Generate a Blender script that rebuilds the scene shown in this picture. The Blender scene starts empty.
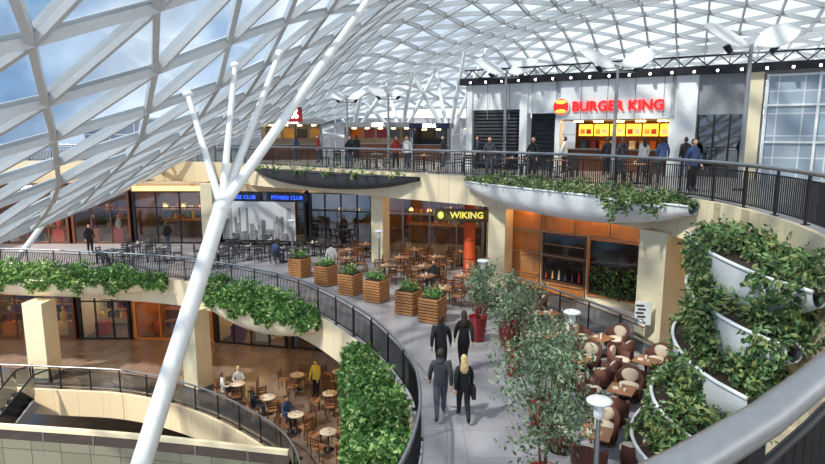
import bpy, math, random
import numpy as np
from mathutils import Vector, Matrix
from mathutils.geometry import tessellate_polygon
random.seed(7)
R = random.random
def U(a,b): return a+(b-a)*R()
CAMZ=6.95
sc=bpy.context.scene
# ---------------------------------------------------------------- materials
def lin(c):
    return tuple(((x/255)/12.92 if x/255<=.04045 else ((x/255+.055)/1.055)**2.4) for x in c)
def M(name,col,rough=.5,metal=0,var=.12,scale=6,emit=0,ecol=None,bump=0,spec=None,trans=0):
    m=bpy.data.materials.new(name); m.use_nodes=True
    nt=m.node_tree; b=nt.nodes['Principled BSDF']
    c=lin(col)
    tc=nt.nodes.new('ShaderNodeTexCoord'); nz=nt.nodes.new('ShaderNodeTexNoise')
    nz.inputs['Scale'].default_value=scale; nz.inputs['Detail'].default_value=4
    nt.links.new(tc.outputs['Object'],nz.inputs['Vector'])
    rp=nt.nodes.new('ShaderNodeValToRGB')
    rp.color_ramp.elements[0].position=.3; rp.color_ramp.elements[1].position=.7
    rp.color_ramp.elements[0].color=(*[x*(1-var) for x in c],1)
    rp.color_ramp.elements[1].color=(*[min(1,x*(1+var)) for x in c],1)
    nt.links.new(nz.outputs['Fac'],rp.inputs['Fac']); nt.links.new(rp.outputs['Color'],b.inputs['Base Color'])
    b.inputs['Roughness'].default_value=rough; b.inputs['Metallic'].default_value=metal
    if spec is not None: b.inputs['Specular IOR Level'].default_value=spec
    if emit:
        b.inputs['Emission Color'].default_value=(*lin(ecol or col),1); b.inputs['Emission Strength'].default_value=emit
    if bump:
        bp=nt.nodes.new('ShaderNodeBump'); bp.inputs['Strength'].default_value=bump
        nt.links.new(nz.outputs['Fac'],bp.inputs['Height']); nt.links.new(bp.outputs['Normal'],b.inputs['Normal'])
    if trans:
        tr=nt.nodes.new('ShaderNodeBsdfTranslucent');mx=nt.nodes.new('ShaderNodeMixShader');mx.inputs[0].default_value=trans
        nt.links.new(rp.outputs['Color'],tr.inputs['Color']);nt.links.new(b.outputs[0],mx.inputs[1]);nt.links.new(tr.outputs[0],mx.inputs[2])
        nt.links.new(mx.outputs[0],nt.nodes['Material Output'].inputs['Surface'])
    return m
def Mtile(name,c1,c2,mortar,w,h,rough=.3,scale=1.0,msize=.01,rot=None,offset=0.0):
    m=bpy.data.materials.new(name); m.use_nodes=True
    nt=m.node_tree; b=nt.nodes['Principled BSDF']
    tc=nt.nodes.new('ShaderNodeTexCoord'); br=nt.nodes.new('ShaderNodeTexBrick'); mp=nt.nodes.new('ShaderNodeMapping')
    if rot: mp.inputs['Rotation'].default_value=rot
    nt.links.new(tc.outputs['Object'],mp.inputs['Vector']); nt.links.new(mp.outputs['Vector'],br.inputs['Vector'])
    br.offset=offset
    br.inputs['Color1'].default_value=(*lin(c1),1); br.inputs['Color2'].default_value=(*lin(c2),1); br.inputs['Mortar'].default_value=(*lin(mortar),1)
    br.inputs['Scale'].default_value=scale; br.inputs['Mortar Size'].default_value=msize
    br.inputs['Brick Width'].default_value=w; br.inputs['Row Height'].default_value=h
    nt.links.new(br.outputs['Color'],b.inputs['Base Color']); b.inputs['Roughness'].default_value=rough
    return m
def Mglass(name,tint,gl=.1,rough=.05,gcol=(255,255,255),lo=.85,nscale=.5):
    m=bpy.data.materials.new(name); m.use_nodes=True
    nt=m.node_tree; nt.nodes.clear()
    o=nt.nodes.new('ShaderNodeOutputMaterial'); t=nt.nodes.new('ShaderNodeBsdfTransparent'); g=nt.nodes.new('ShaderNodeBsdfGlossy'); x=nt.nodes.new('ShaderNodeMixShader')
    tc=nt.nodes.new('ShaderNodeTexCoord'); nz=nt.nodes.new('ShaderNodeTexNoise'); nz.inputs['Scale'].default_value=nscale
    rp=nt.nodes.new('ShaderNodeValToRGB'); c=lin(tint)
    rp.color_ramp.elements[0].color=(*[v*lo for v in c],1); rp.color_ramp.elements[1].color=(*c,1)
    rp.color_ramp.elements[0].position=.35;rp.color_ramp.elements[1].position=.65
    nt.links.new(tc.outputs['Object'],nz.inputs['Vector']); nt.links.new(nz.outputs['Fac'],rp.inputs['Fac']); nt.links.new(rp.outputs['Color'],t.inputs['Color'])
    g.inputs['Color'].default_value=(*lin(gcol),1); g.inputs['Roughness'].default_value=rough
    x.inputs[0].default_value=gl
    nt.links.new(t.outputs[0],x.inputs[1]); nt.links.new(g.outputs[0],x.inputs[2]); nt.links.new(x.outputs[0],o.inputs['Surface'])
    return m
m_cream=Mtile('cream_stone',(236,219,184),(230,211,176),(190,174,142),1.2,1.3,.5)
m_creamp=M('cream_plaster',(236,221,188),.55,var=.05,scale=2)
m_floor1=Mtile('granite_floor',(158,155,160),(150,147,152),(122,120,126),1.2,1.2,.26,msize=.008)
m_floor0=Mtile('dark_floor',(128,110,100),(112,98,90),(76,68,64),.9,.9,.2,msize=.01)
m_floor2=Mtile('upper_floor_tiles',(150,145,140),(140,136,132),(110,108,104),1.,1.,.3)
m_white=M('white_paint',(232,234,234),.4,var=.04)
m_wing=M('reflector_white',(240,241,240),.4,var=.03,trans=.35)
m_beam=M('roof_steel_paint',(186,190,194),.4,var=.05)
m_steel=M('brushed_steel',(160,162,166),.34,.85,var=.06,scale=20)
m_silver=M('silver_cladding',(238,239,240),.35,.1,var=.04)
m_dark=M('dark_metal',(38,38,42),.45,.4)
m_char=M('charcoal',(60,60,64),.6)
m_black=M('black_cloth',(26,26,30),.8)
m_grey=M('grey_cloth',(58,58,66),.85)
m_denim=M('grey_denim',(84,90,106),.85,scale=40)
m_leaf=[M('leaf_green_a',(106,150,72),.5,var=.3,scale=3,trans=.3),M('leaf_green_b',(64,106,48),.5,var=.3,scale=3,trans=.25),M('leaf_green_c',(166,192,120),.45,var=.2,scale=3,trans=.3),M('leaf_green_d',(84,128,70),.45,var=.2,scale=3,trans=.3)]
m_ivy=[M('ivy_green_a',(86,120,68),.5,var=.25,scale=3,trans=.2),M('ivy_green_b',(48,80,40),.5,var=.25,scale=3,trans=.15),M('ivy_green_c',(122,152,100),.45,var=.2,scale=3,trans=.2),M('ivy_green_d',(146,154,92),.5,var=.2,scale=3,trans=.2)]
m_tleaf=[M('tree_leaf_a',(118,142,106),.45,var=.25,scale=3,trans=.25),M('tree_leaf_b',(72,100,68),.5,var=.25,scale=3,trans=.2),M('tree_leaf_c',(160,178,146),.4,var=.2,scale=3,trans=.25)]
m_soil=M('soil',(50,38,28),.95,bump=.5,scale=30)
m_bark=M('bark',(96,74,54),.9,bump=.4,scale=20)
m_wood=M('warm_wood',(186,130,82),.5,var=.2,scale=5)
m_brown=M('brown_wood',(104,62,38),.5,var=.2,scale=5)
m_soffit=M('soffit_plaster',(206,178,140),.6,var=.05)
m_orange=M('orange_wood',(200,126,62),.45,var=.15,scale=4)
m_rorange=M('orange_red_lacquer',(214,84,34),.35,var=.06)
m_red=M('red_glaze',(150,30,34),.3,var=.08)
m_wick=M('wicker',(96,54,42),.7,var=.35,scale=60,bump=.4)
m_cush=M('cream_cushion',(222,204,182),.85,var=.05)
m_tab=M('table_wood',(150,104,74),.4,var=.15)
m_glass=Mglass('clear_glass',(225,232,235),.12)
m_rglass=Mglass('roof_glass',(222,232,240),.08,lo=.72,nscale=.35)
m_dglass=Mglass('dark_glass',(120,122,126),.22,.03)
m_skin=M('skin',(214,164,136),.55,var=.04)
m_blond=M('blond_hair',(222,192,134),.6,var=.2,scale=30)
m_brownh=M('brown_hair',(58,40,28),.65,var=.2,scale=30)
m_shoe=M('shoe_leather',(26,24,24),.5)
m_wcloth=M('white_cloth',(224,222,218),.85)
m_ycloth=M('yellow_cloth',(226,196,60),.85)
m_bcloth=M('blue_cloth',(58,78,118),.85)
m_rcloth=M('red_cloth',(150,44,44),.85)
m_gblock=Mtile('glass_block',(164,176,188),(146,162,180),(206,210,214),.9,.9,.15,msize=.03,rot=(math.pi/2,0,0))
m_clad=Mtile('olive_cladding',(134,134,118),(120,122,106),(90,92,82),1.2,.7,.25,msize=.02,rot=(math.pi/2,0,0))
m_navy=M('navy_panel',(26,34,62),.4)
m_blue=M('blue_sign',(50,90,240),.5,emit=1.5)
m_warm=M('warm_light',(255,210,140),.5,emit=26,var=0)
m_wht=M('white_light',(255,246,230),.5,emit=18,var=0)
m_amber=M('amber_light',(255,190,100),.5,emit=3,var=0)
m_redl=M('red_letters',(224,30,24),.5,emit=1.0)
m_yel=M('yellow_letters',(240,226,110),.5,emit=.8)
m_gold=M('menu_yellow',(250,190,70),.5,emit=1.2)
m_pgrey=M('grey_panel',(136,138,142),.5)
m_sky=M('poster_sky',(206,208,210),.5,var=.12,scale=1)
m_bld=[M('poster_building_%d'%i,(c,c,c+3),.6,var=.3,scale=5) for i,c in enumerate((130,160,112))]
m_pal=[M('goods_%d'%i,c,.6) for i,c in enumerate([(190,60,40),(220,170,90),(230,225,215),(60,90,130),(120,50,90),(60,60,62),(200,110,50)])]
# ---------------------------------------------------------------- mesh builder
class MB:
    def __init__(s): s.v=[];s.f=[];s.mi=[];s.sm=[];s.mats=[]
    def mid(s,m):
        if m not in s.mats: s.mats.append(m)
        return s.mats.index(m)
    def add(s,vs,fs,m,smooth=False):
        o=len(s.v); s.v.extend([tuple(v) for v in vs]); k=s.mid(m)
        for f in fs: s.f.append(tuple(i+o for i in f)); s.mi.append(k); s.sm.append(smooth)
    def box(s,c,d,m,rz=0):
        x,y,z=[a/2 for a in d]; ca,sa=math.cos(rz),math.sin(rz); vs=[]
        for dz in(-z,z):
            for dx,dy in((-x,-y),(x,-y),(x,y),(-x,y)):
                vs.append((c[0]+dx*ca-dy*sa,c[1]+dx*sa+dy*ca,c[2]+dz))
        s.add(vs,[(3,2,1,0),(4,5,6,7),(0,1,5,4),(1,2,6,5),(2,3,7,6),(3,0,4,7)],m)
    def bb(s,x0,x1,y0,y1,z0,z1,m): s.box(((x0+x1)/2,(y0+y1)/2,(z0+z1)/2),(x1-x0,y1-y0,z1-z0),m)
    def cyl(s,p0,p1,r0,r1=None,n=10,m=None,smooth=True):
        r1=r0 if r1 is None else r1
        p0=Vector(p0);p1=Vector(p1);d=(p1-p0)
        if d.length<1e-6:return
        d.normalize(); a=d.orthogonal().normalized() if abs(d.z)<.99 else Vector((1,0,0)); b=d.cross(a).normalized(); a=b.cross(d)
        vs=[]
        for p,r in((p0,r0),(p1,r1)):
            for i in range(n):
                t=2*math.pi*i/n; vs.append(p+a*(r*math.cos(t))+b*(r*math.sin(t)))
        fs=[(i,(i+1)%n,n+(i+1)%n,n+i) for i in range(n)]
        s.add(vs,fs,m,smooth); s.add(vs[:n],[tuple(range(n-1,-1,-1))],m); s.add(vs[n:],[tuple(range(n))],m)
    def beam(s,p0,p1,w,h,m,up=(0,0,1)):
        p0=Vector(p0);p1=Vector(p1);d=(p1-p0).normalized();u=Vector(up)
        a=d.cross(u)
        if a.length<1e-4:a=Vector((1,0,0))
        a.normalize();b=a.cross(d);vs=[]
        for p in(p0,p1):
            for x,y in((-w,-h),(w,-h),(w,h),(-w,h)): vs.append(p+a*(x/2)+b*(y/2))
        s.add(vs,[(3,2,1,0),(4,5,6,7),(0,1,5,4),(1,2,6,5),(2,3,7,6),(3,0,4,7)],m)
    def tube(s,pts,r,n=8,m=None,rad=None):
        pts=[Vector(p) for p in pts];vs=[];N=len(pts)
        for i,p in enumerate(pts):
            d=(pts[min(i+1,N-1)]-pts[max(i-1,0)]).normalized()
            a=d.cross(Vector((0,0,1)))
            if a.length<.05:a=d.cross(Vector((0,1,0)))
            a.normalize();b=a.cross(d);rr=rad[i] if rad else r
            for k in range(n):
                t=2*math.pi*k/n; vs.append(p+a*(rr*math.cos(t))+b*(rr*math.sin(t)))
        fs=[(i*n+k,i*n+(k+1)%n,(i+1)*n+(k+1)%n,(i+1)*n+k) for i in range(N-1) for k in range(n)]
        fs+=[tuple(range(n-1,-1,-1)),tuple((N-1)*n+k for k in range(n))]
        s.add(vs,fs,m,True)
    def lathe(s,c,prof,n,m,smooth=True):
        vs=[];N=len(prof)
        for r,z in prof:
            for k in range(n):
                t=2*math.pi*k/n; vs.append((c[0]+r*math.cos(t),c[1]+r*math.sin(t),c[2]+z))
        fs=[(i*n+k,i*n+(k+1)%n,(i+1)*n+(k+1)%n,(i+1)*n+k) for i in range(N-1) for k in range(n)]
        s.add(vs,fs,m,smooth); s.add(vs[:n],[tuple(range(n-1,-1,-1))],m); s.add(vs[-n:],[tuple(range(n))],m)
    def ell(s,c,r,m,nu=12,nv=8,fn=None):
        vs=[]
        for j in range(nv+1):
            ph=-math.pi/2+math.pi*j/nv
            for i in range(nu):
                t=2*math.pi*i/nu; p=Vector((math.cos(ph)*math.cos(t),math.cos(ph)*math.sin(t),math.sin(ph)))
                if fn:p=fn(p)
                vs.append((c[0]+p.x*r[0],c[1]+p.y*r[1],c[2]+p.z*r[2]))
        s.add(vs,[(j*nu+i,j*nu+(i+1)%nu,(j+1)*nu+(i+1)%nu,(j+1)*nu+i) for j in range(nv) for i in range(nu)],m,True)
    def ribbon(s,path,z0,z1,th,m,off=0.):
        a=offs(path,off);b=offs(path,off+th);N=len(path);vs=[]
        for i in range(N): vs+=[(*a[i],z0),(*b[i],z0),(*b[i],z1),(*a[i],z1)]
        fs=[]
        for i in range(N-1):
            for k in range(4): fs.append((i*4+k,(i+1)*4+k,(i+1)*4+(k+1)%4,i*4+(k+1)%4))
        fs+=[(0,1,2,3),tuple((N-1)*4+k for k in(3,2,1,0))]
        s.add(vs,fs,m)
    def slab(s,poly,z0,z1,m,mside=None,mbot=None):
        tri=tessellate_polygon([[Vector((*p,0)) for p in poly]]);n=len(poly)
        s.add([(*p,z1) for p in poly],tri,m);s.add([(*p,z0) for p in poly],[t[::-1] for t in tri],mbot or m)
        s.add([(*p,z0) for p in poly]+[(*p,z1) for p in poly],[(i,(i+1)%n,n+(i+1)%n,n+i) for i in range(n)],mside or m)
    def text(s,txt,size,o,u,up,m,ext=.03,align='CENTER'):
        cu=bpy.data.curves.new('t','FONT');cu.body=txt;cu.size=size;cu.extrude=ext;cu.align_x=align;cu.align_y='CENTER';cu.resolution_u=2
        cu.offset=size*.02
        ob=bpy.data.objects.new('t',cu);sc.collection.objects.link(ob);dg=bpy.context.evaluated_depsgraph_get();dg.update()
        me=ob.evaluated_get(dg).to_mesh();u=Vector(u).normalized();up=Vector(up);w=u.cross(up);o=Vector(o)
        vs=[o+u*v.co.x+up*v.co.y+w*v.co.z for v in me.vertices];fs=[tuple(p.vertices) for p in me.polygons]
        s.add(vs,fs,m);bpy.data.objects.remove(ob);bpy.data.curves.remove(cu)
    def leaves(s,pts,size,mats,droop=.3,asp=.5):
        for p in pts:
            d=Vector((U(-1,1),U(-1,1),U(-1,.8)-droop)).normalized()
            a=d.cross(Vector((U(-1,1),U(-1,1),U(-1,1)))).normalized();n=a.cross(d)
            L=size*U(.6,1.3);w=L*asp;p=Vector(p)
            s.add([p,p+d*L*.5+a*w*.5+n*L*.1,p+d*L,p+d*L*.5-a*w*.5+n*L*.1],[(0,1,2,3)],random.choice(mats))
    def mesh(s,name):
        me=bpy.data.meshes.new(name);me.from_pydata(s.v,[],s.f)
        for m in s.mats: me.materials.append(m)
        me.polygons.foreach_set('material_index',s.mi);me.polygons.foreach_set('use_smooth',s.sm);me.update();return me
    def build(s,name,loc=(0,0,0),rz=0):
        return place(s.mesh(name),name,loc,rz)
def place(me,name,loc,rz=0,sc_=1):
    o=bpy.data.objects.new(name,me);o.location=loc;o.rotation_euler=(0,0,rz);o.scale=(sc_,)*3;sc.collection.objects.link(o);return o
def cr(pts,step=.5):
    P=[np.array(p,float) for p in pts];P=[2*P[0]-P[1]]+P+[2*P[-1]-P[-2]];out=[]
    for i in range(1,len(P)-2):
        for t in np.linspace(0,1,20,endpoint=False):
            a,b,c,d=P[i-1:i+3];out.append(.5*(2*b+(c-a)*t+(2*a-5*b+4*c-d)*t*t+(3*b-a-3*c+d)*t**3))
    out.append(P[-2]);out=np.array(out);L=np.r_[0,np.cumsum(np.linalg.norm(np.diff(out,axis=0),axis=1))]
    n=max(2,int(L[-1]/step)+1);q=np.linspace(0,L[-1],n)
    return [(float(np.interp(t,L,out[:,0])),float(np.interp(t,L,out[:,1]))) for t in q]
def offs(path,d):
    o=[];N=len(path)
    for i in range(N):
        a=path[max(i-1,0)];b=path[min(i+1,N-1)];dx,dy=b[0]-a[0],b[1]-a[1];l=math.hypot(dx,dy) or 1
        o.append((path[i][0]+dy/l*d,path[i][1]-dx/l*d))
    return o
# ---------------------------------------------------------------- paths
E2=cr([(-38,40),(-24,41),(-14,39.7),(-7.8,35),(-.6,29.3),(3.7,25.6),(6.8,21.8),(8.3,18),(8.5,14.6),(7.9,11.4),(6.3,7.6),(4.1,4.6),(1.7,2.4),(.6,1.5),(-.9,.6),(-3.2,-.6)],.4)
E1=cr([(-27,30.2),(-20.5,29.8),(-13.6,28.5),(-9.6,27),(-5,23.8),(-1.9,19.4),(-.3,15.5),(0.05,13),(-.1,11),(-.5,9.4),(-1.4,7),(-3.2,4),(-6,1)],.4)
E0=cr([(-27,27.6),(-17,26.6),(-12.9,26),(-9.1,24.2),(-5.8,21.5),(-4.3,19.5),(-3.6,17),(-3.6,13),(-4,8),(-5,2)],.5)
def between(path,xa,xb,ya=-99,yb=99): return [p for p in path if xa<=p[0]<=xb and ya<=p[1]<=yb]
# ---------------------------------------------------------------- slabs
b=MB();b.slab(E2+[(-3.2,-8),(32,-8),(32,66),(-38,66)],3.85,5.0,m_floor2,m_creamp,m_soffit);b.build('floor_upper')
b=MB();b.slab(E1+[(16,1),(16,42),(-27,42)],-1.1,0,m_floor1,m_creamp,m_creamp);b.build('floor')
b=MB();b.slab(E0+[(16,2),(16,42),(-27,42)],-6.1,-5,m_floor0,m_creamp,m_creamp);b.build('floor_lower')
b=MB();b.slab([(-32,-8),(16,-8),(16,42),(-32,42)],-10.3,-10,m_floor0);b.build('floor_basement')
b=MB();b.ribbon(E2,3.75,5.02,.12,m_cream);b.build('trim_upper_fascia')
b=MB();b.ribbon(E1,-1.2,.03,.12,m_cream);b.build('trim_fascia')
b=MB();b.ribbon(E0,-6.2,-4.95,.12,m_cream);b.build('trim_lower_fascia')
b=MB();b.bb(-27.3,16.3,42,42.3,-10,3.85,m_creamp);b.build('wall_back')
b=MB();b.bb(16,16.3,-8,42,-10,3.85,m_creamp);b.build('wall_right')
b=MB();b.bb(-27.3,-27,28,42,-6,3.85,m_creamp);b.build('wall_left')
# ---------------------------------------------------------------- railings
def railing(name,path,z,mb=m_dark,mt=m_steel,bars=.13,h=1.1,tr=.04,glass=None):
    b=MB();p=offs(path,-.12)
    b.tube([(*q,z+h) for q in p],tr,10,mt);b.tube([(*q,z+h-.16) for q in p],.018,6,mb);b.tube([(*q,z+.1) for q in p],.02,6,mb)
    P=np.array(p);L=np.r_[0,np.cumsum(np.linalg.norm(np.diff(P,axis=0),axis=1))]
    def at(s): return (float(np.interp(s,L,P[:,0])),float(np.interp(s,L,P[:,1])))
    for s in np.arange(0,L[-1],1.5):
        q=at(s);b.box((*q,z+h/2),(.05,.05,h),mb);b.box((*q,z+.01),(.14,.14,.02),mb)
    if bars:
        for s in np.arange(0,L[-1],bars):
            q=at(s);b.box((*q,z+.1+(h-.26)/2),(.024,.024,h-.26),mb)
    if glass: b.ribbon(p,z+.1,z+h-.16,.01,glass)
    return b.build(name)
railing('balcony_railing',E2,5.0,tr=.055,bars=.1)
railing('balcony_railing',E1,0.,bars=.1)
railing('balcony_railing',E0,-5.,glass=m_glass,bars=0)
railing('terrace_railing',cr([(3.9,24.2),(5.4,21.6),(6.6,19.2),(7.1,17.9)],.4),0,glass=m_glass,bars=0)
# ---------------------------------------------------------------- roof
GX=[-40,-16.5,-14,-12.4,-8.2,-6,-4.6,-2,0,5,12,40];GZ=[1,2.2,3.6,4.8,7,8.3,9.6,11.8,13,14.3,14.6,13]
def roofz(X,Y):
    z=float(np.mean([np.interp(X+d,GX,GZ) for d in(-.8,0,.8)]))
    z+=.5*math.sin(X*.35+Y*.22)*min(1,max(0,(X+6)/6))
    if Y>38: z-=(z-6.5)*.6*min(1,((Y-38)/27)**2)
    return z
b=MB();g=MB();sy=2.3;V={};XS=[-16.8,-14,-11.2,-8.5,-6]
while XS[-1]<38: XS.append(XS[-1]+2.15)
NI,NJ=len(XS)-1,31
for j in range(NJ):
    for i in range(NI):
        y=-4+j*sy;x=XS[i] if j%2==0 else (XS[i]+XS[i+1])/2
        V[i,j]=Vector((x-.2*max(0,y-20)*max(0,1-(x+14)/20),y,0));V[i,j].z=roofz(x,y)
def pane(a,c,d): g.add([V[a],V[c],V[d]],[(0,1,2)],m_rglass)
def edge(a,c):
    if a in V and c in V: b.beam(V[a],V[c],.13,.26,m_beam)
for j in range(NJ):
    for i in range(NI):
        edge((i,j),(i+1,j))
        k=1 if j%2 else 0
        edge((i,j),(i+k,j+1));edge((i,j),(i+k-1,j+1))
        if (i+1,j) in V and (i+k,j+1) in V: pane((i,j),(i+1,j),(i+k,j+1))
        if (i+k,j+1) in V and (i+k-1,j+1) in V: pane((i,j),(i+k,j+1),(i+k-1,j+1))
b.build('roof_gridshell');g.build('roof_glazing')
def rp(x,y): return (x,y,roofz(x,y)-.1)
b=MB();nd=Vector((-5.0,15.6,5.0));bs=Vector((-8.4,8.2,-10))
b.cyl(bs,nd,.3,.2,20,m_white);b.ell(nd,(.24,.24,.24),m_white)
for t,r in((rp(-1.2,21.5),.15),(rp(-4.5,21),.12),(rp(-6.4,17.5),.1),(rp(-5.3,18.5),.1)):
    b.cyl(nd,t,r,r*.75,14,m_white);b.ell(t,(.15,.15,.12),m_white)
b.lathe(bs,[(.5,0),(.5,.15),(.33,.3)],16,m_steel)
b.build('tree_column')
for x,y in((-5,50),(-1,51.5),(-10,54),(3,50)):
    b=MB();n0=Vector((x,y,6.4));b.cyl((x,y,5),n0,.26,.22,12,m_white)
    for dx,dy in((-3,0),(3,0),(-1,2.5),(1,-2.5)):b.cyl(n0,rp(x+dx,y+dy),.2,.14,8,m_white)
    b.build('tree_column')
b=MB();b.cyl((-20.6,29.95,0),(-17.7,30.6,3.9),.16,.12,12,m_white);b.build('roof_strut')
# ---------------------------------------------------------------- shopfronts
def shop(name,p0,p1,z,h,dep,n=4,frame=m_dark,glass=m_glass,fas=m_creamp,fh=.5,sign=None,light=m_warm,shelf=3,back=m_creamp,open_=False,seed=1,fit=None):
    rnd=random.Random(seed);L=math.hypot(p1[0]-p0[0],p1[1]-p0[1]);a=math.atan2(p1[1]-p0[1],p1[0]-p0[0]);b=MB()
    b.bb(0,L,dep,dep+.1,0,h,back);b.bb(0,.08,.1,dep,0,h,back);b.bb(L-.08,L,.1,dep,0,h,back)
    b.bb(0,L,0,.25,h-fh,h,fas);b.bb(0,L,.25,dep,h-.15,h-.05,m_soffit)
    for k in range(max(2,int(L/2))):
        x=(k+.5)*L/max(2,int(L/2));b.bb(x-.3,x+.3,dep*.35,dep*.35+.25,h-.2,h-.16,light);b.bb(x-.3,x+.3,dep*.75,dep*.75+.25,h-.2,h-.16,light)
    b.bb(0,.15,0,.2,0,h-fh,frame);b.bb(L-.15,L,0,.2,0,h-fh,frame)
    if not open_:
        for k in range(1,n): b.bb(k*L/n-.035,k*L/n+.035,.04,.14,0,h-fh,frame)
        b.bb(0,L,.04,.14,h-fh-.06,h-fh,frame);b.bb(0,L,.04,.14,2.25,2.32,frame);b.bb(0,L,.04,.14,0,.1,frame)
        b.add([(.1,.09,.05),(L-.1,.09,.05),(L-.1,.09,h-fh),(.1,.09,h-fh)],[(0,1,2,3)],glass)
    for r in range(shelf):
        zz=.5+r*.6;b.bb(.3,L-.3,dep-.5,dep,zz,zz+.05,m_wood);x=.4
        while x<L-.6:
            w=rnd.uniform(.1,.4);hh=rnd.uniform(.15,.45);b.bb(x,x+w,dep-.45,dep-.1,zz+.05,zz+.05+hh,rnd.choice(m_pal));x+=w+rnd.uniform(.02,.2)
    if fit: fit(b,L,dep,h)
    if sign:
        for (t,sz,x,mm) in sign: b.text(t,sz,(x,-.04,h-fh/2),(1,0,0),(0,0,1),mm)
    return b.build(name,(p0[0],p0[1],z),a)
def racks(b,L,dep,h):
    for k in range(int(L/1.6)):
        x=.9+k*1.6
        b.bb(x-.35,x+.35,.7,1.2,.02,.8,random.choice(m_pal));b.ell((x,.95,1.15),(.2,.2,.35),random.choice(m_pal));b.ell((x,.95,1.62),(.09,.1,.12),m_cush)
def bar(b,L,dep,h):
    b.bb(.8,L-.8,dep-1.6,dep-1.1,.02,1.1,m_brown);b.bb(.7,L-.7,dep-1.7,dep-1.,1.1,1.16,m_tab)
    for k in range(int(L/1.2)): b.cyl((1+k*1.2,dep-1.4,h-.2),(1+k*1.2,dep-1.4,2.2),.01,.01,4,m_dark);b.lathe((1+k*1.2,dep-1.4,2.0),[(.16,0),(.12,.12),(.03,.2)],10,m_amber)
shop('shop_front',(-26.8,37.2),(-21.6,37.2),0,3.8,4,4,m_brown,sign=[('FASHION',.3,2.7,m_wht)],fas=m_brown,seed=2,fit=racks,back=m_red)
shop('shop_front',(-21.4,37.2),(-17.7,37.2),0,3.8,4,3,m_brown,sign=[('moda',.35,1.9,m_yel)],fas=m_brown,seed=3,fit=racks,back=m_brown)
shop('cafe_front',(-17.5,37.2),(-13.1,37.2),0,3.8,4,3,m_dark,fas=m_soffit,fh=.5,seed=4,fit=lambda b,L,d,h:(bar(b,L,d,h),b.bb(.1,L-.1,-.04,0,h-.42,h-.18,m_amber)),back=m_brown)
def bluesc(b,L,dep,h):
    for x in(L*.27,L*.8): b.bb(x-1.3,x+1.3,-.12,0,h-1.05,h-.55,m_navy);b.text('FITNESS CLUB',.32,(x,-.14,h-.8),(1,0,0),(0,0,1),m_blue,.01)
shop('cinema_front',(-12.1,37.1),(-6.5,36.3),0,3.8,4,5,m_dark,fas=m_soffit,fh=.45,seed=5,shelf=0,fit=bluesc,back=m_char)
shop('restaurant_front',(-6.3,36.1),(-2.3,35),0,3.8,4,4,m_dark,fas=m_soffit,fh=.45,seed=6,fit=bar,back=m_brown,glass=m_dglass)
shop('restaurant_front',(-2.1,34.9),(4.0,33),0,3.8,5,4,m_steel,fas=m_soffit,fh=.45,seed=7,fit=bar,back=m_brown,open_=False)
b=MB();b.bb(0,.2,0,6.2,0,3.85,m_creamp);b.bb(.2,.23,.4,6,1,1.1,m_brown);b.build('wall_side',(4.1,26.6,0))
b=MB();b.bb(0,4.7,0,.04,.35,2.75,m_sky);rn=random.Random(5);x=.05
while x<4.5:
    w=rn.uniform(.08,.3);hh=rn.uniform(.3,1.5) if rn.random()<.85 else 2.0;b.bb(x,min(4.65,x+w),-.02-rn.uniform(0,.01),0,.37,.37+hh,rn.choice(m_bld));x+=w*.8
b.bb(0,4.7,-.03,.06,.3,.36,m_dark);b.build('cityscape_poster',(-11.8,36.85,0),math.atan2(-1,7))
# restaurant timber wall
L=math.hypot(4.9,4.2);b=MB()
b.bb(0,L,0,.3,0,3.85,m_creamp)
def panel(x0,x1,z0,z1,m,fr=m_brown):
    b.bb(x0,x1,-.03,.0,z0,z1,m)
    for q in((x0,x1,z0,z0+.07),(x0,x1,z1-.07,z1),(x0,x0+.07,z0,z1),(x1-.07,x1,z0,z1)): b.bb(q[0],q[1],-.08,0,q[2],q[3],fr)
for k in range(4):
    x0=.15+k*1.52;panel(x0,x0+1.48,2.75,3.65,m_orange if k<3 else m_wood,m_wood)
panel(.15,1.6,1.75,2.7,m_orange,m_wood);panel(.15,1.6,.8,1.7,m_wood,m_orange);panel(.15,1.6,.05,.75,m_orange,m_wood)
m_dwin=M('dark_window',(38,36,36),.08,.0,spec=.9)
panel(1.7,3.7,1.75,2.7,m_dwin);panel(1.7,3.7,.6,1.7,m_dwin);panel(1.7,3.7,.05,.55,m_orange,m_wood);panel(3.8,6.2,.3,2.7,m_dwin,m_orange)
for k in range(6): b.cyl((1.95+k*.3,-.08,.75+.0),(1.95+k*.3,-.08,1.0+.08*(k%3)),.05,.02,8,m_pal[k%5])
for z_ in(1.75,2.2): b.bb(1.8,3.6,-.07,-.04,z_,z_+.03,m_wood)
lv=[(U(4,6),-.1,U(.4,1.6)) for _ in range(320)];b.leaves(lv,.2,m_leaf)
for k in range(3): b.bb(.9+k*2,1.1+k*2,-.5,-.3,3.78,3.83,m_warm)
b.build('wall_restaurant',(4.35,26.6,0),math.atan2(-4.2,4.9))
b=MB();b.bb(0,6,0,.3,0,3.85,m_creamp);b.bb(.4,1.4,-.04,0,.02,2.1,m_white);b.bb(2,2.5,-.03,0,1.3,1.9,m_pgrey);b.build('wall_service',(9.2,22.4,0),math.atan2(-6,2.0))
b=MB();b.bb(-1.3,1.3,-.06,.06,-.3,.3,m_char);b.bb(-1.26,1.26,-.08,-.06,-.26,.26,M('sign_board',(92,84,40),.5));b.text('WIKING',.42,(.2,-.1,0),(1,0,0),(0,0,1),m_yel,.02)
b.ell((-1.02,-.1,0),(.14,.04,.17),m_yel);b.cyl((-1,0,.3),(-1,0,.75),.02,.02,6,m_dark);b.cyl((1,0,.3),(1,0,.75),.02,.02,6,m_dark)
b.build('restaurant_sign',(2.35,27.9,3.1),-.1)
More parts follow.
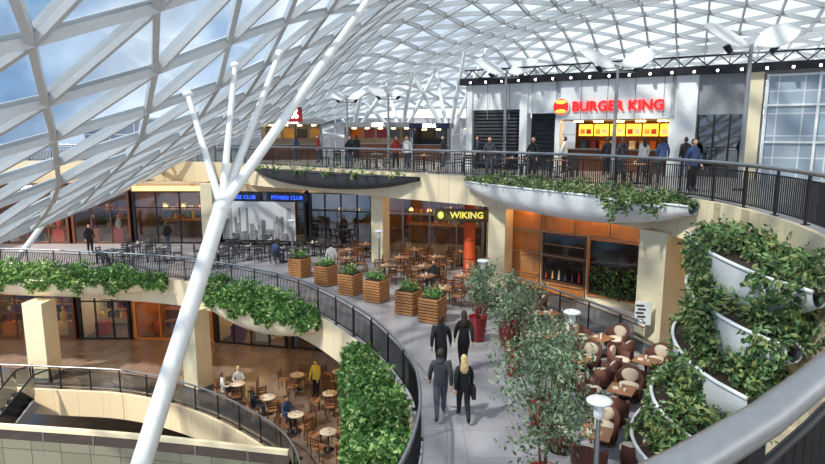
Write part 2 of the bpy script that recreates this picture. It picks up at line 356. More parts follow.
b=MB();b.lathe((0,0,0),[(.34,0),(.34,.12),(.27,.14),(.27,3.5),(.34,3.55),(.34,3.84)],20,m_rorange)
for z_ in(.9,1.8,2.7): b.lathe((0,0,z_),[(.275,0),(.285,.02),(.275,.04)],20,m_brown)
b.build('lacquered_column',(2.75,28.5,0))
def column(x,y,z0,z1,w,rz=0,name='stone_column'):
    b=MB();n=max(1,int((z1-z0)/.95));hh=(z1-z0)/n
    for k in range(n): b.box((0,0,(k+.5)*hh),(w,w,hh-.015),m_creamp)
    b.box((0,0,(z1-z0)/2),(w-.03,w-.03,z1-z0),m_cream);b.box((0,0,.08),(w+.06,w+.06,.16),m_pgrey)
    return b.build(name,(x,y,z0),rz)
column(-1.7,31.4,0,3.85,.7,-.5);column(3.9,26.2,0,3.85,.8,-.6);column(8.1,19,0,3.85,1.05,-1.1);column(-12.6,36.8,0,3.85,.7)
column(-18.1,28.1,-5,-1.1,1.0,-.1);column(-10.1,26.8,-5,-1.1,.9,-.5)
b=MB();b.box((0,0,0),(.5,.03,.75),m_white)
for k in range(5): b.box((-.1+.05*(k%2),-.02,.25-k*.12),(.24,.01,.06),m_char)
b.build('information_board',(7.35,18.45,1.25),-.25)
shop('shop_front',(-26.5,33.5),(-19.6,33.5),-5,3.85,4,4,m_brown,sign=[('STYLE',.4,3.5,m_wht)],fas=m_char,seed=12,fit=racks,back=m_brown)
shop('boutique_front',(-19.4,33.5),(-16.4,33.5),-5,3.85,3,3,m_dark,light=m_wht,seed=13,fit=racks,fas=m_char)
def tables(b,L,dep,h):
    bar(b,L,dep,h)
    for k in range(int(L/1.5)): b.ell((1+k*1.4,.9,.45),(.35,.35,.4),m_pal[0]);b.lathe((1.6+k*1.4,1.4,.0),[(.2,.02),(.04,.06),(.04,.7),(.35,.72),(.35,.76)],12,m_tab)
shop('cafe_front',(-16.2,33.5),(-11.5,33.2),-5,3.85,4,3,m_orange,fas=m_soffit,fh=.35,seed=14,fit=tables,back=m_orange,shelf=2)
shop('shop_front',(-11.3,33),(-7,32),-5,3.85,4,4,m_dark,fas=m_char,seed=15,fit=racks,back=m_creamp)
shop('shop_front',(-6.8,32),(-1,30.5),-5,3.85,4,4,m_dark,fas=m_char,seed=16,fit=racks,back=m_char,glass=m_dglass)
def downs(z,pts,name,m=m_wht,r=.13):
    b=MB()
    for p in pts: b.cyl((p[0],p[1],z),(p[0],p[1],z-.03),r,r,10,m,False)
    b.build(name)
downs(3.85,[p for o in(-1.5,-3.5,-5.5) for p in offs(E2,o)[50:190:4] if p[1]>15],'ceiling_downlights',m_warm)
downs(-1.1,[p for o in(-1.2,-3,-5) for p in offs(E1,o)[0:100:4]],'ceiling_downlights',m_warm)
# ---------------------------------------------------------------- burger restaurant facade on the upper level
P0=(2.9,33);P1=(24,19.1);A=math.atan2(P1[1]-P0[1],P1[0]-P0[0]);LL=math.hypot(P1[0]-P0[0],P1[1]-P0[1])
b=MB()
b.bb(0,.35,0,.5,0,4.4,m_white);b.bb(3.1,3.5,0,.5,0,4.4,m_white);b.bb(.35,3.1,.1,.4,3.1,4.4,m_white);b.bb(.35,1.0,.3,.4,0,3.1,m_pgrey)
for k in range(16): b.bb(.45,3.05,.12,.2,.25+k*.18,.36+k*.18,m_char)
b.bb(.35,3.1,.3,.4,0,3.1,m_dark)
b.bb(3.5,5,.1,.4,2.9,4.4,m_white);b.bb(3.5,5,.6,.7,0,2.9,m_char)
for k in range(12): b.bb(3.6,4.95,.5,.6,.3+k*.22,.42+k*.22,m_dark)
b.bb(5,5.25,0,.5,0,4.4,m_white);b.bb(5,10.5,0,.35,2.55,4.4,m_white);b.bb(10.3,11.4,0,.5,0,4.4,m_white)
for k in range(9): b.bb(.0+k*1.25,.03+k*1.25,-.01,.0,2.6,4.4,m_pgrey)
b.bb(5,10.4,3.2,3.3,0,4.2,m_brown);b.bb(5.25,10.3,1.3,1.9,0,1.05,m_brown);b.bb(5.2,10.35,1.2,2,1.05,1.12,m_steel)
b.bb(5.25,10.3,.35,3.2,2.5,2.55,m_soffit)
for k in range(6):
    x=5.5+k*.8;b.bb(x,x+.72,2.2,2.26,1.75,2.35,m_gold)
    for q in range(2): b.bb(x+.08+q*.32,x+.32+q*.32,2.17,2.2,1.85,2.1,random.choice(m_pal[:3]))
for k in range(5): b.bb(5.6+k,6+k,1,1.3,2.44,2.49,m_warm)
for k in range(9): b.bb(5.4+k*.5,5.7+k*.5,2.9,3.2,1.1,1.5,random.choice(m_pal))
b.text('BURGER KING',.66,(7.95,-.05,3.15),(1,0,0),(0,0,1),m_redl,.05)
b.cyl((5.3,-.02,3.17),(5.3,-.1,3.17),.43,.43,24,m_white,False);b.cyl((5.3,-.1,3.17),(5.3,-.12,3.17),.38,.38,24,m_redl,False)
b.ell((5.3,-.12,3.39),(.27,.04,.1),m_gold);b.ell((5.3,-.12,2.95),(.27,.04,.1),m_gold)
for k in range(4):
    x=11.45+k*.62;b.bb(x,x+.06,.1,.3,0,2.7,m_dark)
b.bb(11.4,13.9,.2,.3,0,2.7,m_dglass);b.bb(11.4,13.9,.1,.4,2.7,4.4,m_pgrey);b.bb(11.4,13.9,.6,.7,0,2.7,m_pgrey);b.bb(13.2,13.85,0,.5,0,4.4,m_creamp)
b.build('burger_restaurant',(*P0,5),A)
b=MB();b.bb(13.95,LL,.1,.4,0,4.3,m_gblock)
for k in range(int((LL-13.95)/1.8)+1): b.bb(13.95+k*1.8,14.05+k*1.8,0,.1,0,4.3,m_white)
for z in(1.5,3.0,4.2): b.bb(13.95,LL,.02,.1,z,z+.08,m_white)
b.build('wall_glass_block',(*P0,5),A)
b=MB();b.bb(-.3,LL,-.2,5,4.42,4.55,m_char);b.bb(-.3,LL,-.25,-.15,4.42,4.75,m_dark)
for k in range(int(LL/.9)):
    b.beam((k*.9,-.2,4.75),(k*.9+.45,-.2,5.15),.05,.05,m_dark);b.beam((k*.9+.45,-.2,5.15),(k*.9+.9,-.2,4.75),.05,.05,m_dark);b.box((k*.9+.45,-.35,4.5),(.14,.14,.2),m_char);b.box((k*.9+.45,-.42,4.5),(.08,.02,.08),m_wht)
b.beam((0,-.2,5.15),(LL,-.2,5.15),.07,.07,m_dark);b.build('lighting_truss',(*P0,5),A)
def kiosk(x,y,w,d,h,rz=0,m=m_pgrey,sg=None):
    b=MB();b.bb(-w/2,w/2,d-.1,d,0,h,m);b.bb(-w/2,-w/2+.1,0,d,0,h,m);b.bb(w/2-.1,w/2,0,d,0,h,m);b.bb(-w/2-.2,w/2+.2,-.3,d+.1,h,h+.35,m)
    b.bb(-w/2,w/2,0,.5,0,1.05,m_brown);b.bb(-w/2-.05,w/2+.05,-.05,.55,1.05,1.1,m_steel)
    for k in range(int(w)): b.bb(-w/2+.3+k,-w/2+1.1+k,d-.16,d-.1,1.5,2.2,random.choice(m_pal));b.bb(-w/2+.5+k,-w/2+.8+k,.8,1,h-.1,h-.05,m_warm)
    if sg: b.text(sg,.3,(0,-.33,h+.17),(1,0,0),(0,0,1),m_wht)
    b.build('food_kiosk',(x,y,5),rz)
kiosk(-8.6,43,4.2,2.6,2.5,.1,m_pgrey,'COFFEE');kiosk(-2.6,45.5,5,2.6,2.3,0,m_pgrey,'SUSHI');kiosk(1.2,42,2.4,2,2.2,-.2,m_navy,'KEBAB')
b=MB();b.bb(-.5,.5,-.05,.05,0,1,m_red);b.text('%',.7,(0,-.07,.5),(1,0,0),(0,0,1),m_wht,.01);b.cyl((0,0,-2.6),(0,0,0),.04,.04,8,m_dark);b.build('red_sign_post',(-7.9,41,7.6))
b=MB()
for k in range(26): b.bb(-34+k*2.6-.06,-34+k*2.6+.06,0,.12,0,3.4,m_beam)
for z in(0.05,1.7,3.3): b.bb(-34,32,0,.12,z-.05,z+.05,m_beam)
b.add([(-34,.06,0),(32,.06,0),(32,.06,3.4),(-34,.06,3.4)],[(0,1,2,3)],m_dglass);b.build('window_1',(0,63,5))
# ---------------------------------------------------------------- planters and foliage
def boat(path,W,H,zt,mat,name,nleaf,drape,lsize=.17,tall=.3,taper=True,mats=m_leaf,gap=0.,inset=.13,fd=.5,b=None):
    P=np.array(path);L=np.r_[0,np.cumsum(np.linalg.norm(np.diff(P,axis=0),axis=1))];T=L/L[-1]
    tp=[max(.06,math.sin(math.pi*t))**.5 if taper else 1 for t in T];own=b is None;b=b or MB();n=9;vs=[];N=len(path)
    O=np.array(offs(path,1.))-P
    for i in range(N):
        for k in range(n):
            a=math.pi*k/(n-1);o=W*tp[i]*(1-math.cos(a))/2+inset;z=zt-H*tp[i]*math.sin(a)**.8
            vs.append((P[i,0]+O[i,0]*o,P[i,1]+O[i,1]*o,z))
    b.add(vs,[(i*n+k,i*n+k+1,(i+1)*n+k+1,(i+1)*n+k) for i in range(N-1) for k in range(n-1)],mat,True)
    vs=[]
    for i in range(N):
        for o in(inset,inset+W*tp[i]): vs.append((P[i,0]+O[i,0]*o,P[i,1]+O[i,1]*o,zt-.05))
    b.add(vs,[(2*i,2*i+1,2*i+3,2*i+2) for i in range(N-1)],m_soil)
    b.tube([(P[i,0]+O[i,0]*(inset+W*tp[i]),P[i,1]+O[i,1]*(inset+W*tp[i]),zt) for i in range(N)],.04,6,mat)
    pts=[];ph=U(0,9)
    for _ in range(nleaf):
        t=R();l=t*L[-1];x=np.interp(l,L,P[:,0]);y=np.interp(l,L,P[:,1]);ox=np.interp(l,L,O[:,0]);oy=np.interp(l,L,O[:,1]);w=np.interp(t,T,tp)*W
        m=.6+.4*math.sin(l*3+ph)+.3*math.sin(l*7.3)
        if gap and m<gap: continue
        if R()<fd or drape==0: o=U(0,w);z=zt+U(-.05,tall)*(.5+.5*m)*min(1,w/W+.2)
        else: o=w+U(-.02,.14);z=zt+.15-drape*U(0,1)**.7*max(.15,m)*(.5+.5*w/W)
        pts.append((x+ox*(o+inset),y+oy*(o+inset),z))
    b.leaves(pts,lsize,mats,.0)
    if own: b.build(name)
boat(between(E1,-26.5,-11.2),1.2,.95,-.1,m_creamp,'balcony_planter',11000,.7,.2,.85,fd=.62)
boat(between(E1,-9.8,-3.2,15),1.3,1.1,-.15,m_creamp,'balcony_planter',9000,.55,.2,.95,fd=.68)
boat([q for q in E1 if q[0]>-1.75 and 8.8<q[1]<19],1.4,1.0,-.1,m_creamp,'balcony_planter',10500,.9,.18,.66,fd=.6)
boat(between(E2,-9.5,.6,20),1.0,.85,4.85,m_char,'balcony_planter',1300,.2,.18,.35,gap=.8)
boat([q for q in E2 if q[0]>2.4 and q[1]>17.2],1.35,1.05,4.82,m_silver,'balcony_planter',2600,.08,.16,.5,fd=.9,mats=m_ivy)
boat(offs([q for q in E2 if q[0]>7.2 and 17.4<q[1]<21],.9),.45,.3,4.8,m_silver,'ivy_planter',1200,.75,.14,.3,mats=m_ivy)
# stepped cascade planter with climbing plants
casc=[([(7.9,16.2),(7.75,12.8),(7.1,9.9)],4.25),([(7.8,15.6),(7.3,12.5),(6.7,9.8)],3.3),([(7.5,15),(6.8,12.3),(6.1,9.8)],2.35),([(7.1,14.2),(6.2,12),(5.5,9.8)],1.4),([(6.6,13.4),(5.7,11.7),(5.0,9.8)],.72)]
b=MB()
for k,(pp,z) in enumerate(casc): boat(cr(pp,.3),1.05,1.15 if k<4 else .7,z,m_silver,'',0,1.0,.17,.35,inset=0,b=b)
for k,(pp,z) in enumerate(casc):
    q=cr(pp,.3);b.slab([*q,(9.5,9.8),(9.5,pp[0][1])],0,max(.05,z-.55),m_creamp)
def cov(y,k):
    return math.sin(y*1.9+k*2.3)+.6*math.sin(y*4.3+k*1.3)
for k,(pp,z) in enumerate(casc):
    q=cr(pp,.1);pts=[];N=len(q)
    for _ in range(5000):
        i=random.randrange(N);c=q[i];f=cov(c[1],k);tpr=max(.1,math.sin(math.pi*i/N))**.5;r=R()
        if f<0:
            if r<.5: pts.append((c[0]-U(-.9,.6*tpr),c[1]+U(-.1,.1),z+U(-.05,.3)))
        elif r<.55: pts.append((c[0]-U(-.9,.95*tpr),c[1]+U(-.1,.1),z+U(-.05,.4)*(1+.35*f)))
        else: pts.append((c[0]-tpr*1.05-U(-.05,.2),c[1],z+.15-U(0,1)*(.6+.5*f)))
    b.leaves(pts,.165,m_ivy)
pts=[(U(7.6,9.4),U(10,15.8),4.0+abs(random.gauss(0,.3))) for _ in range(3500)];b.leaves(pts,.17,m_ivy)
b.build('cascade_planter')
def tree(x,y,h,n,cr_=.7,pot=True,z=0,seed=0):
    b=MB();ph=.85
    b.lathe((0,0,0),[(.2,0),(.22,.02),(.31,.81),(.33,.85),(.29,.85),(.28,.78)],20,m_red);b.lathe((0,0,0),[(.28,.76),(.01,.79)],16,m_soil)
    tips=[]
    for s_ in range(3):
        a=s_*2.1+seed;t0=Vector((.05*math.cos(a),.05*math.sin(a),ph-.08));m1=Vector((.12*math.cos(a),.12*math.sin(a),ph+(h-ph)*.3))
        b.tube([t0,(t0+m1)/2+Vector((U(-.03,.03),U(-.03,.03),0)),m1],.03,6,m_bark,[.032,.027,.022])
        for q in range(4):
            a2=a+U(-1.2,1.2);tp=Vector((cr_*U(.4,.95)*math.cos(a2),cr_*U(.4,.95)*math.sin(a2),ph+(h-ph)*U(.25,.97)))
            b.tube([m1,(m1+tp)/2+Vector((0,0,.1)),tp],.02,5,m_bark,[.018,.013,.006]);tips.append(tp)
    tips.append(Vector((0,0,h-.1)))
    pts=[]
    for _ in range(n):
        c=random.choice(tips);v=Vector((random.gauss(0,1),random.gauss(0,1),random.gauss(0,1)))*.18*cr_/.7;pts.append(c+v)
    b.leaves(pts,.11,m_tleaf,.3,.4);b.build('potted_tree',(x,y,z))
tree(2.4,10.1,3.3,3000,.8,seed=1);tree(3.0,13.2,2.7,1600,.6,seed=2);tree(2.95,16.5,2.7,1600,.65,seed=3);tree(2.2,19.4,2.4,1200,.55,seed=4);tree(3.1,18.8,2.4,900,.5,seed=5);tree(2.6,21.8,2.1,700,.5,seed=6)
def slat(x,y,rz=0,s=.78,h=.95):
    b=MB();b.box((0,0,h/2),(s-.08,s-.08,h-.06),m_brown)
    for k in range(8):
        z=.07+k*(h-.1)/7.4
        for dx,dy,w,d in((0,-s/2,s,.04),(0,s/2,s,.04),(-s/2,0,.04,s),(s/2,0,.04,s)): b.box((dx,dy,z),(w,d,.075),m_wood)
    b.box((0,0,h-.03),(s-.1,s-.1,.04),m_soil);b.leaves([(U(-.3,.3),U(-.3,.3),h+abs(random.gauss(0,.14))) for _ in range(160)],.16,m_leaf,-.3);b.build('slatted_planter',(x,y,0),rz)
for x,y in((-2.7,25.4),(-1.5,24.3),(-.15,22.6),(.75,21.6),(-4,27),(-5.5,28.6)): slat(x,y,-.5)
# ---------------------------------------------------------------- lamps
def lamp(x,y,z=0,h=2.6):
    b=MB();b.lathe((0,0,0),[(.16,0),(.16,.03),(.06,.06),(.045,.1),(.04,h-.35)],14,m_steel);b.lathe((0,0,h-.36),[(.05,0),(.09,.03),(.09,.2),(.06,.24)],14,m_white)
    b.lathe((0,0,h-.13),[(.05,0),(.2,.06),(.22,.09),(.18,.12),(.02,.14)],20,m_white);b.build('plaza_lamp',(x,y,z))
for x,y in((3.1,9.35),(3.95,14.3),(2.45,20.3),(-1.5,26.6),(-6.1,29.9)): lamp(x,y)
def wing(x,y,h=5.0,s=1.,rz=0):
    b=MB();b.cyl((0,0,0),(0,0,h),.09,.06,12,m_pgrey);b.lathe((0,0,0),[(.2,0),(.2,.04),(.1,.08)],14,m_dark)
    b.beam((-.7*s,0,h-.25),(.7*s,0,h-.25),.06,.06,m_pgrey)
    for q in(-1,1):
        vs=[];n=11
        for i in range(n):
            t=i/(n-1);w=.42*s*math.sin(math.pi*min(.985,max(.015,t)))**.6
            for k in range(5):
                a=(k-2)/2;vs.append((q*(.12+1.3*t)*s,a*w*.8,h-.1+.5*t*s+.1*a*a+a*w*.75))
        f=[(i*5+k,i*5+k+1,(i+1)*5+k+1,(i+1)*5+k) for i in range(n-1) for k in range(4)];b.add(vs,f,m_wing,True);b.add([(v[0],v[1],v[2]+.03) for v in vs],f,m_wing,True)
        b.cyl((q*.6*s,0,h-.25),(q*.75*s,0,h-.02),.09,.12,10,m_dark)
    b.build('reflector_lamp',(x,y,5),rz)
wing(11,20.2,4.75,1.1);wing(8.3,25,4.6,1.1);wing(4.7,31,4.9,1.1);wing(13.4,18.5,3.9,1.0,.3);wing(-1.5,38,4.2,.9);wing(-4.5,42,4.2,.9)
# ---------------------------------------------------------------- furniture meshes
def armchair():
    b=MB();n=17;vs=[]
    for i in range(n):
        a=math.radians(-32+(244)*i/(n-1));cz=.58+.24*max(0,math.sin(a))**1.5
        for r,z in((.29,.14),(.32,cz),(.38,cz+.01),(.35,.12)): vs.append((r*math.cos(a),r*math.sin(a),z))
    b.add(vs,[(i*4+k,i*4+(k+1)%4,(i+1)*4+(k+1)%4,(i+1)*4+k) for i in range(n-1) for k in range(4)]+[(0,3,2,1),tuple((n-1)*4+k for k in range(4))],m_wick,True)
    b.lathe((0,0,0),[(.27,.16),(.29,.18),(.29,.34),(.27,.36)],16,m_wick);b.ell((0,-.02,.4),(.29,.29,.08),m_cush)
    b.ell((0,.23,.6),(.23,.07,.19),m_cush)
    for x in(-.2,.2):
        for y in(-.2,.2): b.cyl((x,y,0),(x,y,.18),.02,.025,6,m_brown)
    return b.mesh('armchair')
def dchair(m=m_brown,seat=m_tab):
    b=MB()
    for x in(-.19,.19): b.box((x,-.18,.22),(.035,.035,.44),m);b.beam((x,.18,0),(x,.22,.9),.035,.035,m,(0,1,0))
    b.box((0,0,.45),(.44,.42,.04),seat)
    for z in(.6,.72,.84): b.box((0,.2+.02*(z-.5),z),(.36,.025,.06),m)
    b.box((0,-.18,.3),(.36,.02,.03),m);return b.mesh('chair')
def table(sq=True,m=m_tab,s=.7,h=.75):
    b=MB();b.lathe((0,0,0),[(.22,0),(.22,.02),(.04,.05),(.035,h-.03)],12,m_dark)
    if sq: b.box((0,0,h-.015),(s,s,.035),m)
    else: b.lathe((0,0,h-.04),[(s/2-.02,0),(s/2,.02),(s/2,.04)],20,m)
    b.box((.1,.05,h+.05),(.07,.05,.11),m_white);b.lathe((-.12,-.1,h),[(.03,0),(.035,.07),(.03,.075)],8,m_cush);b.box((-.05,.15,h+.007),(.2,.14,.008),m_cush,.4)
    return b.mesh('table')
ACH,DCH,DC2,TSQ,TRD,TDK,TLO=armchair(),dchair(),dchair(m_char,m_char),table(),table(False,m_cush,.65),table(True,m_char),table(True,m_tab,.62,.6)
def cluster(x,y,z,cm,tm,cn,tn,rz=0,n=4,r=.68,skip=()):
    place(tm,tn,(x,y,z),rz)
    for k in range(n):
        if k in skip: continue
        a=rz+k*2*math.pi/n;place(cm,cn,(x+r*math.cos(a),y+r*math.sin(a),z),a-math.pi/2+U(-.15,.15))
for i,(x,y) in enumerate([(4.9,20.6),(5.9,18.0),(4.3,18.3),(6.6,16.1),(4.7,16.2),(5.25,14.2),(3.95,12.0),(4.1,22.7)]):
    cluster(x,y,0,ACH,TLO,'wicker_armchair','square_table',.5+i*.1,4,.78,skip=(0,) if i==0 else ())
for i,(x,y) in enumerate([(-1.3,27.6),(.5,27.5),(.6,25.6),(2.2,25.6),(-.6,29.5),(1.2,29.7),(2.6,31),(.2,31.6),(1.2,23.6),(2.6,23.7),(-3.3,29.3),(-3.5,31.5),(-2.6,33.2)]):
    cluster(x,y,0,DCH,TSQ,'dining_chair','dining_table',.4+i*.3)
for i,(x,y) in enumerate([(-13.5,32),(-11.3,33),(-9,32.5),(-7,32),(-10.2,30.8),(-10.6,35),(-8.2,34.6),(-5.6,33.6),(-15.5,33.5),(-16,31.4)]):
    cluster(x,y,0,DC2,TDK,'bistro_chair','bistro_table',.2+i*.3)
for i,(x,y) in enumerate([(-7.9,25.6),(-6.2,24.2),(-4.7,22.6),(-3.2,21.2),(-5.4,26.6),(-3.6,24.6),(-2.2,19.2),(-2,22.8),(-3.5,27)]):
    cluster(x,y,-5,DCH,TRD,'cafe_chair','cafe_table',.2+i*.3,4,.66)
for i,(x,y) in enumerate([(2.5,29.6),(4.6,28.1),(6.3,26.2),(.6,31.5),(-2,33.6),(-4.5,36),(8.6,23)]):
    cluster(x,y,5,DC2,TSQ,'bistro_chair','bistro_table',.2+i*.3)
# ---------------------------------------------------------------- lower level parapet bridge and escalator
bp=cr([(-24,22.3),(-16.5,21.4),(-10,20.5),(-4.3,19.4)],.5)
b=MB();b.slab(bp+offs(bp,-1.3)[::-1],-5.3,-5,m_floor0,m_creamp);b.ribbon(bp,-4.12,-3.95,.16,m_creamp);b.ribbon(bp,-4.55,-4.12,.03,m_dglass,.06);b.ribbon(bp,-7.2,-4.55,.08,m_clad,.03)
for q in offs(bp,.08)[::4]: b.box((*q,-4.6),(.06,.06,1.0),m_steel)
b.build('footbridge')
def escal(p0,p1,w=1.1):
    p0=Vector(p0);p1=Vector(p1);b=MB();d=p1-p0;h=Vector((d.x,d.y,0)).normalized();s=Vector((-h.y,h.x,0));n=22
    b.beam(p0-Vector((0,0,.35)),p1-Vector((0,0,.35)),w+.3,.4,m_pgrey)
    a=math.atan2(h.y,h.x)
    for i in range(n): q=p0+d*((i+.5)/n);b.box((q.x,q.y,q.z),(d.xy.length/n,w,.22),m_char,a)
    for q in(-1,1):
        o=s*q*(w/2+.08);b.tube([p0+o+Vector((0,0,.2))-h*.3,p0+o+Vector((0,0,.9))-h*.3,p0+o+Vector((0,0,1)),p1+o+Vector((0,0,1)),p1+o+Vector((0,0,1))+h*.8,p1+o+Vector((0,0,.3))+h*.8],.045,8,m_dark)
        b.add([p0+o,p1+o,p1+o+Vector((0,0,.95)),p0+o+Vector((0,0,.95))],[(0,1,2,3)],m_dglass)
    b.build('escalator')
escal((-20.5,20.4,-10),(-17.9,26.2,-5))
# ---------------------------------------------------------------- people
def person(x,y,z,rz,pose='stand',top=m_black,bot=m_black,hair=m_brownh,long=False,h=1.76,seed=0,bag=None):
    k=h/1.755;rd=random.Random(seed);fw=.9 if long else 1
    J={'pel':(0,0,.93,.165,.125),'wai':(0,0,1.1,.15*fw,.11),'che':(0,.0,1.3,.185*fw,.13),'nb':(0,0,1.44,.10,.08),'nk':(0,.015,1.53,.055,.058)}
    for s,q in((1,'r'),(-1,'l')):
        J['sh'+q]=(s*.175*fw,0,1.40,.082,.078);J['hi'+q]=(s*.09,0,.86,.105,.11)
        if pose=='walk':
            f=s if seed%2==0 else -s
            if f>0: J['kn'+q]=(s*.085,.2,.5,.074,.078);J['an'+q]=(s*.085,.27,.1,.05,.055);J['to'+q]=(s*.1,.44,.045,.048,.038)
            else: J['kn'+q]=(s*.085,-.02,.5,.074,.078);J['an'+q]=(s*.085,-.34,.2,.05,.055);J['to'+q]=(s*.1,-.24,.05,.048,.038)
            J['el'+q]=(s*.245*fw,-.1*f-.03,1.13,.06,.06);J['wr'+q]=(s*.25*fw,-.18*f+.05,.88,.04,.04)
        elif pose=='sit':
            J['kn'+q]=(s*.12,.42,.93,.07,.075);J['an'+q]=(s*.12,.44,.49,.048,.05);J['to'+q]=(s*.13,.6,.43,.045,.035);J['el'+q]=(s*.24,.1,1.16,.056,.056);J['wr'+q]=(s*.14,.33,1.18,.036,.036)
        else:
            J['kn'+q]=(s*.1,.02,.5,.072,.076);J['an'+q]=(s*.11,-.01,.1,.048,.052);J['to'+q]=(s*.13,.15,.045,.045,.035)
            e=rd.uniform(-.05,.12);J['el'+q]=(s*.24,e-.05,1.14,.058,.058);J['wr'+q]=(s*.24,e+.05,.89,.038,.038)
    E=[('pel','wai','t'),('wai','che','t'),('che','nb','t'),('nb','nk','s')]
    for q in'rl': E+=[('che','sh'+q,'t'),('sh'+q,'el'+q,'t'),('el'+q,'wr'+q,'t'),('pel','hi'+q,'t'),('hi'+q,'kn'+q,'b'),('kn'+q,'an'+q,'b'),('an'+q,'to'+q,'f')]
    names=list(J);me=bpy.data.meshes.new('sk');me.from_pydata([J[n][:3] for n in names],[(names.index(a),names.index(c)) for a,c,_ in E],[])
    ob=bpy.data.objects.new('sk',me);sc.collection.objects.link(ob);ob.modifiers.new('s','SKIN')
    for i,n in enumerate(names):
        sv=me.skin_vertices[0].data[i];sv.radius=J[n][3:];sv.use_root=(n=='pel')
    sm=ob.modifiers.new('u','SUBSURF');sm.levels=2;sm.render_levels=2
    dg=bpy.context.evaluated_depsgraph_get();dg.update();em=ob.evaluated_get(dg).to_mesh()
    b=MB();vs=[v.co.copy() for v in em.vertices];mt={'t':top,'b':bot,'s':m_skin,'f':m_shoe}
    seg=[(Vector(J[a][:3]),Vector(J[c][:3]),t,(J[a][3]+J[c][3])/2) for a,c,t in E]
    o=len(b.v);b.v.extend([tuple(v) for v in vs])
    for p in em.polygons:
        c=p.center;best=None
        for a,d,t,r in seg:
            ab=d-a;tt=max(0,min(1,(c-a).dot(ab)/ab.dot(ab)));ds=(c-a-ab*tt).length-r*.6
            if best is None or ds<best[0]: best=(ds,t)
        t=best[1];
        if t=='t' and c.z<.84 and abs(c.x)<.2 and pose!='sit': t='b'
        b.f.append(tuple(i+o for i in p.vertices));b.mi.append(b.mid(mt[t]));b.sm.append(True)
    bpy.data.objects.remove(ob);bpy.data.meshes.remove(me)
    hc=Vector((0,.02,1.635))
    def face(p):
        p=p.copy()
        if p.z<0: p.x*=1+.22*p.z;p.y*=1+.1*p.z
        return p
    b.ell(hc,(.075,.094,.115),m_skin,16,12,face)
    b.ell(hc+Vector((0,.1,-.012)),(.012,.018,.02),m_skin,8,6)
    for s in(-1,1):
        b.ell(hc+Vector((s*.028,.086,.012)),(.012,.008,.007),m_white,8,6);b.ell(hc+Vector((s*.028,.093,.012)),(.005,.004,.005),m_shoe,6,4)
        b.ell(hc+Vector((s*.028,.09,.03)),(.016,.005,.004),hair,6,4);b.ell(hc+Vector((s*.076,-.005,0)),(.01,.02,.03),m_skin,8,6)
    b.ell(hc+Vector((0,.086,-.05)),(.022,.008,.007),m_rcloth,8,6)
    def hr(p):
        p=p.copy()
        if p.y>.35 and p.z<.55: p.y*=.45;p.x*=.8
        return p
    b.ell(hc+Vector((0,-.014,.018)),(.086,.1,.115),hair,16,12,hr)
    if long:
        b.ell(hc+Vector((0,-.075,-.1)),(.092,.06,.16),hair,12,10);b.ell(hc+Vector((0,-.1,-.2)),(.11,.055,.15),hair,12,10)
    for q,s in(('r',1),('l',-1)):
        w=Vector(J['wr'+q][:3]);d=(w-Vector(J['el'+q][:3])).normalized();a=Vector((0,1,0));a=(a-d*a.dot(d)).normalized();n=d.cross(a)
        b.tube([w-d*.01,w+d*.03,w+d*.075,w+d*.095],.03,8,m_skin,[.026,.034,.036,.026])
        for i,l in enumerate((.065,.075,.07,.055)):
            o2=a*(.027-.018*i);k0=w+d*.085+o2;k1=k0+d*l*.5;k2=k1+d*l*.4-n*s*.018;b.tube([k0,k1,k2],.009,5,m_skin,[.0095,.009,.007])
        k0=w+d*.03+a*.03;b.tube([k0,k0+d*.03+a*.022,k0+d*.06+a*.022],.01,5,m_skin,[.012,.011,.008])
    b.lathe((0,.005,1.44),[(.11,0),(.095,.05),(.078,.085)],14,top)
    if bag: b.box((.24,-.02,.78),(.1,.3,.3),bag);b.tube([(.22,-.1,.92),(.2,-.02,1.4),(.22,.08,.92)],.012,6,bag)
    dz=-.43 if pose=='sit' else 0
    b.v=[(vx*k,vy*k,(vz+dz)*k if pose!='sit' else (vz+dz)) for vx,vy,vz in b.v]
    b.build('woman' if long else 'man',(x,y,z),rz)
person(.68,13.8,0,-.02,'walk',m_grey,m_denim,m_brownh,False,1.8,0)
person(1.24,13.7,0,.05,'walk',m_black,m_black,m_blond,True,1.68,1,bag=m_black)
person(.82,16.4,0,-.1,'walk',m_black,m_black,m_brownh,False,1.82,1)
person(1.5,16.8,0,.05,'walk',m_black,m_black,m_brownh,True,1.84,0)
for x,y,r,t,bt,lg in((-.9,32.6,3.1,m_rcloth,m_black,True),(-.3,32.3,2.6,m_wcloth,m_denim,False),(-3.6,39,.5,m_black,m_black,False),(10.2,26.7,.3,m_wcloth,m_denim,True),(10.8,26.1,-.2,m_bcloth,m_black,False),(11.6,25.7,0,m_black,m_denim,False),(9.2,19.8,3.6,m_bcloth,m_black,False),(-8,41.5,1,m_bcloth,m_denim,True),(1.7,33.6,2,m_black,m_denim,False),(8.9,27.6,.2,m_black,m_black,False),(9.5,27.4,.1,m_grey,m_denim,True),(3.4,31.4,1.5,m_grey,m_black,False),(-6,38.6,2,m_rcloth,m_denim,False),(3.45,27.1,3,m_grey,m_denim,False),(5.1,25.6,2.6,m_black,m_black,True),(-3.4,32.9,2.8,m_black,m_denim,True),(7.2,28.6,1,m_wcloth,m_black,False)):
    person(x,y,5,r,'stand',t,bt,m_brownh,lg,1.74,int(x*10)%7)
person(-4.4,25.9,-5,2.6,'stand',m_ycloth,m_black,m_brownh,False,1.76,2)
for x,y,r,t,bt,lg in((-14.6,35.2,1,m_black,m_denim,False),(-18.6,34,4,m_black,m_black,True),(-3.9,28.2,.4,m_wcloth,m_black,False)): person(x,y,0,r,'stand',t,bt,m_brownh,lg,1.74,3)
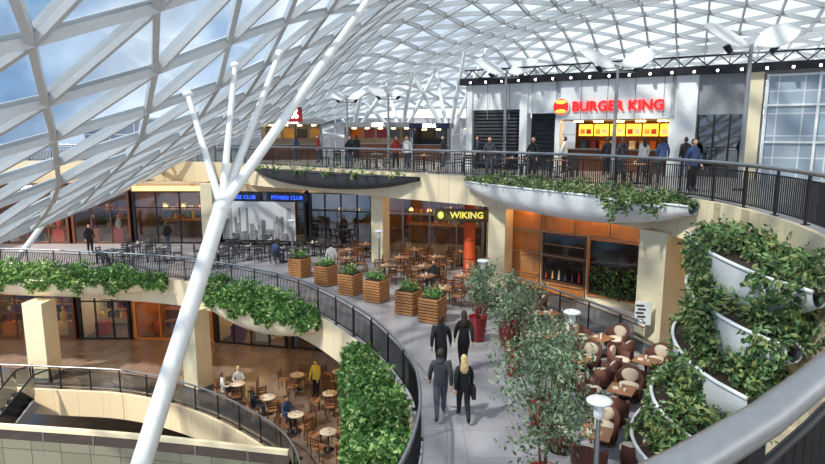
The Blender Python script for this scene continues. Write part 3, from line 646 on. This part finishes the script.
def seated(tx,ty,z,rz,kk,r,**k):
    a=rz+kk*math.pi/2;person(tx+(r-.02)*math.cos(a),ty+(r-.02)*math.sin(a),z,a+math.pi/2,'sit',**k)
seated(-7.9,25.6,-5,.2,1,.66,top=m_wcloth,bot=m_denim,hair=m_blond,long=True);seated(-7.9,25.6,-5,.2,2,.66,top=m_wcloth,bot=m_black)
seated(-6.2,24.2,-5,.5,2,.66,top=m_black,bot=m_denim);seated(-4.7,22.6,-5,.8,1,.66,top=m_bcloth,bot=m_black)
seated(.6,25.6,0,1.0,0,.68,top=m_black,bot=m_denim);seated(-7,32,0,1.1,2,.68,top=m_bcloth,bot=m_denim)
# ---------------------------------------------------------------- camera
cam=bpy.data.cameras.new('camera');co=bpy.data.objects.new('camera',cam);sc.collection.objects.link(co)
co.location=(0,0,CAMZ);co.rotation_euler=(math.radians(90-9.46),0,0);cam.lens=26.18;cam.sensor_width=36;cam.clip_start=.05;cam.clip_end=500
sc.camera=co
# ---------------------------------------------------------------- world + sun
w=bpy.data.worlds.new('sky');sc.world=w;w.use_nodes=True;nt=w.node_tree;bg=nt.nodes['Background']
tc=nt.nodes.new('ShaderNodeTexCoord');sp=nt.nodes.new('ShaderNodeSeparateXYZ');nz=nt.nodes.new('ShaderNodeTexNoise')
nz.inputs['Scale'].default_value=4;nz.inputs['Detail'].default_value=6
nt.links.new(tc.outputs['Generated'],sp.inputs[0]);nt.links.new(tc.outputs['Generated'],nz.inputs['Vector'])
ma=nt.nodes.new('ShaderNodeMath');ma.operation='MULTIPLY_ADD';ma.inputs[1].default_value=.5;nt.links.new(sp.outputs['X'],ma.inputs[0]);nt.links.new(nz.outputs['Fac'],ma.inputs[2])
rr=nt.nodes.new('ShaderNodeValToRGB');rr.color_ramp.elements[0].position=.18;rr.color_ramp.elements[1].position=.58
rr.color_ramp.elements[0].color=(.17,.29,.46,1);rr.color_ramp.elements[1].color=(.96,.98,1,1)
nt.links.new(ma.outputs[0],rr.inputs[0]);nt.links.new(rr.outputs[0],bg.inputs['Color']);bg.inputs['Strength'].default_value=1.55
s=bpy.data.lights.new('sun','SUN');s.energy=5.4;s.angle=math.radians(3);s.color=(1,.92,.78)
so=bpy.data.objects.new('sun',s);sc.collection.objects.link(so);so.rotation_euler=Vector((.55,.35,-.8)).to_track_quat('-Z','Y').to_euler()
sc.view_settings.view_transform='Standard';sc.view_settings.exposure=.25
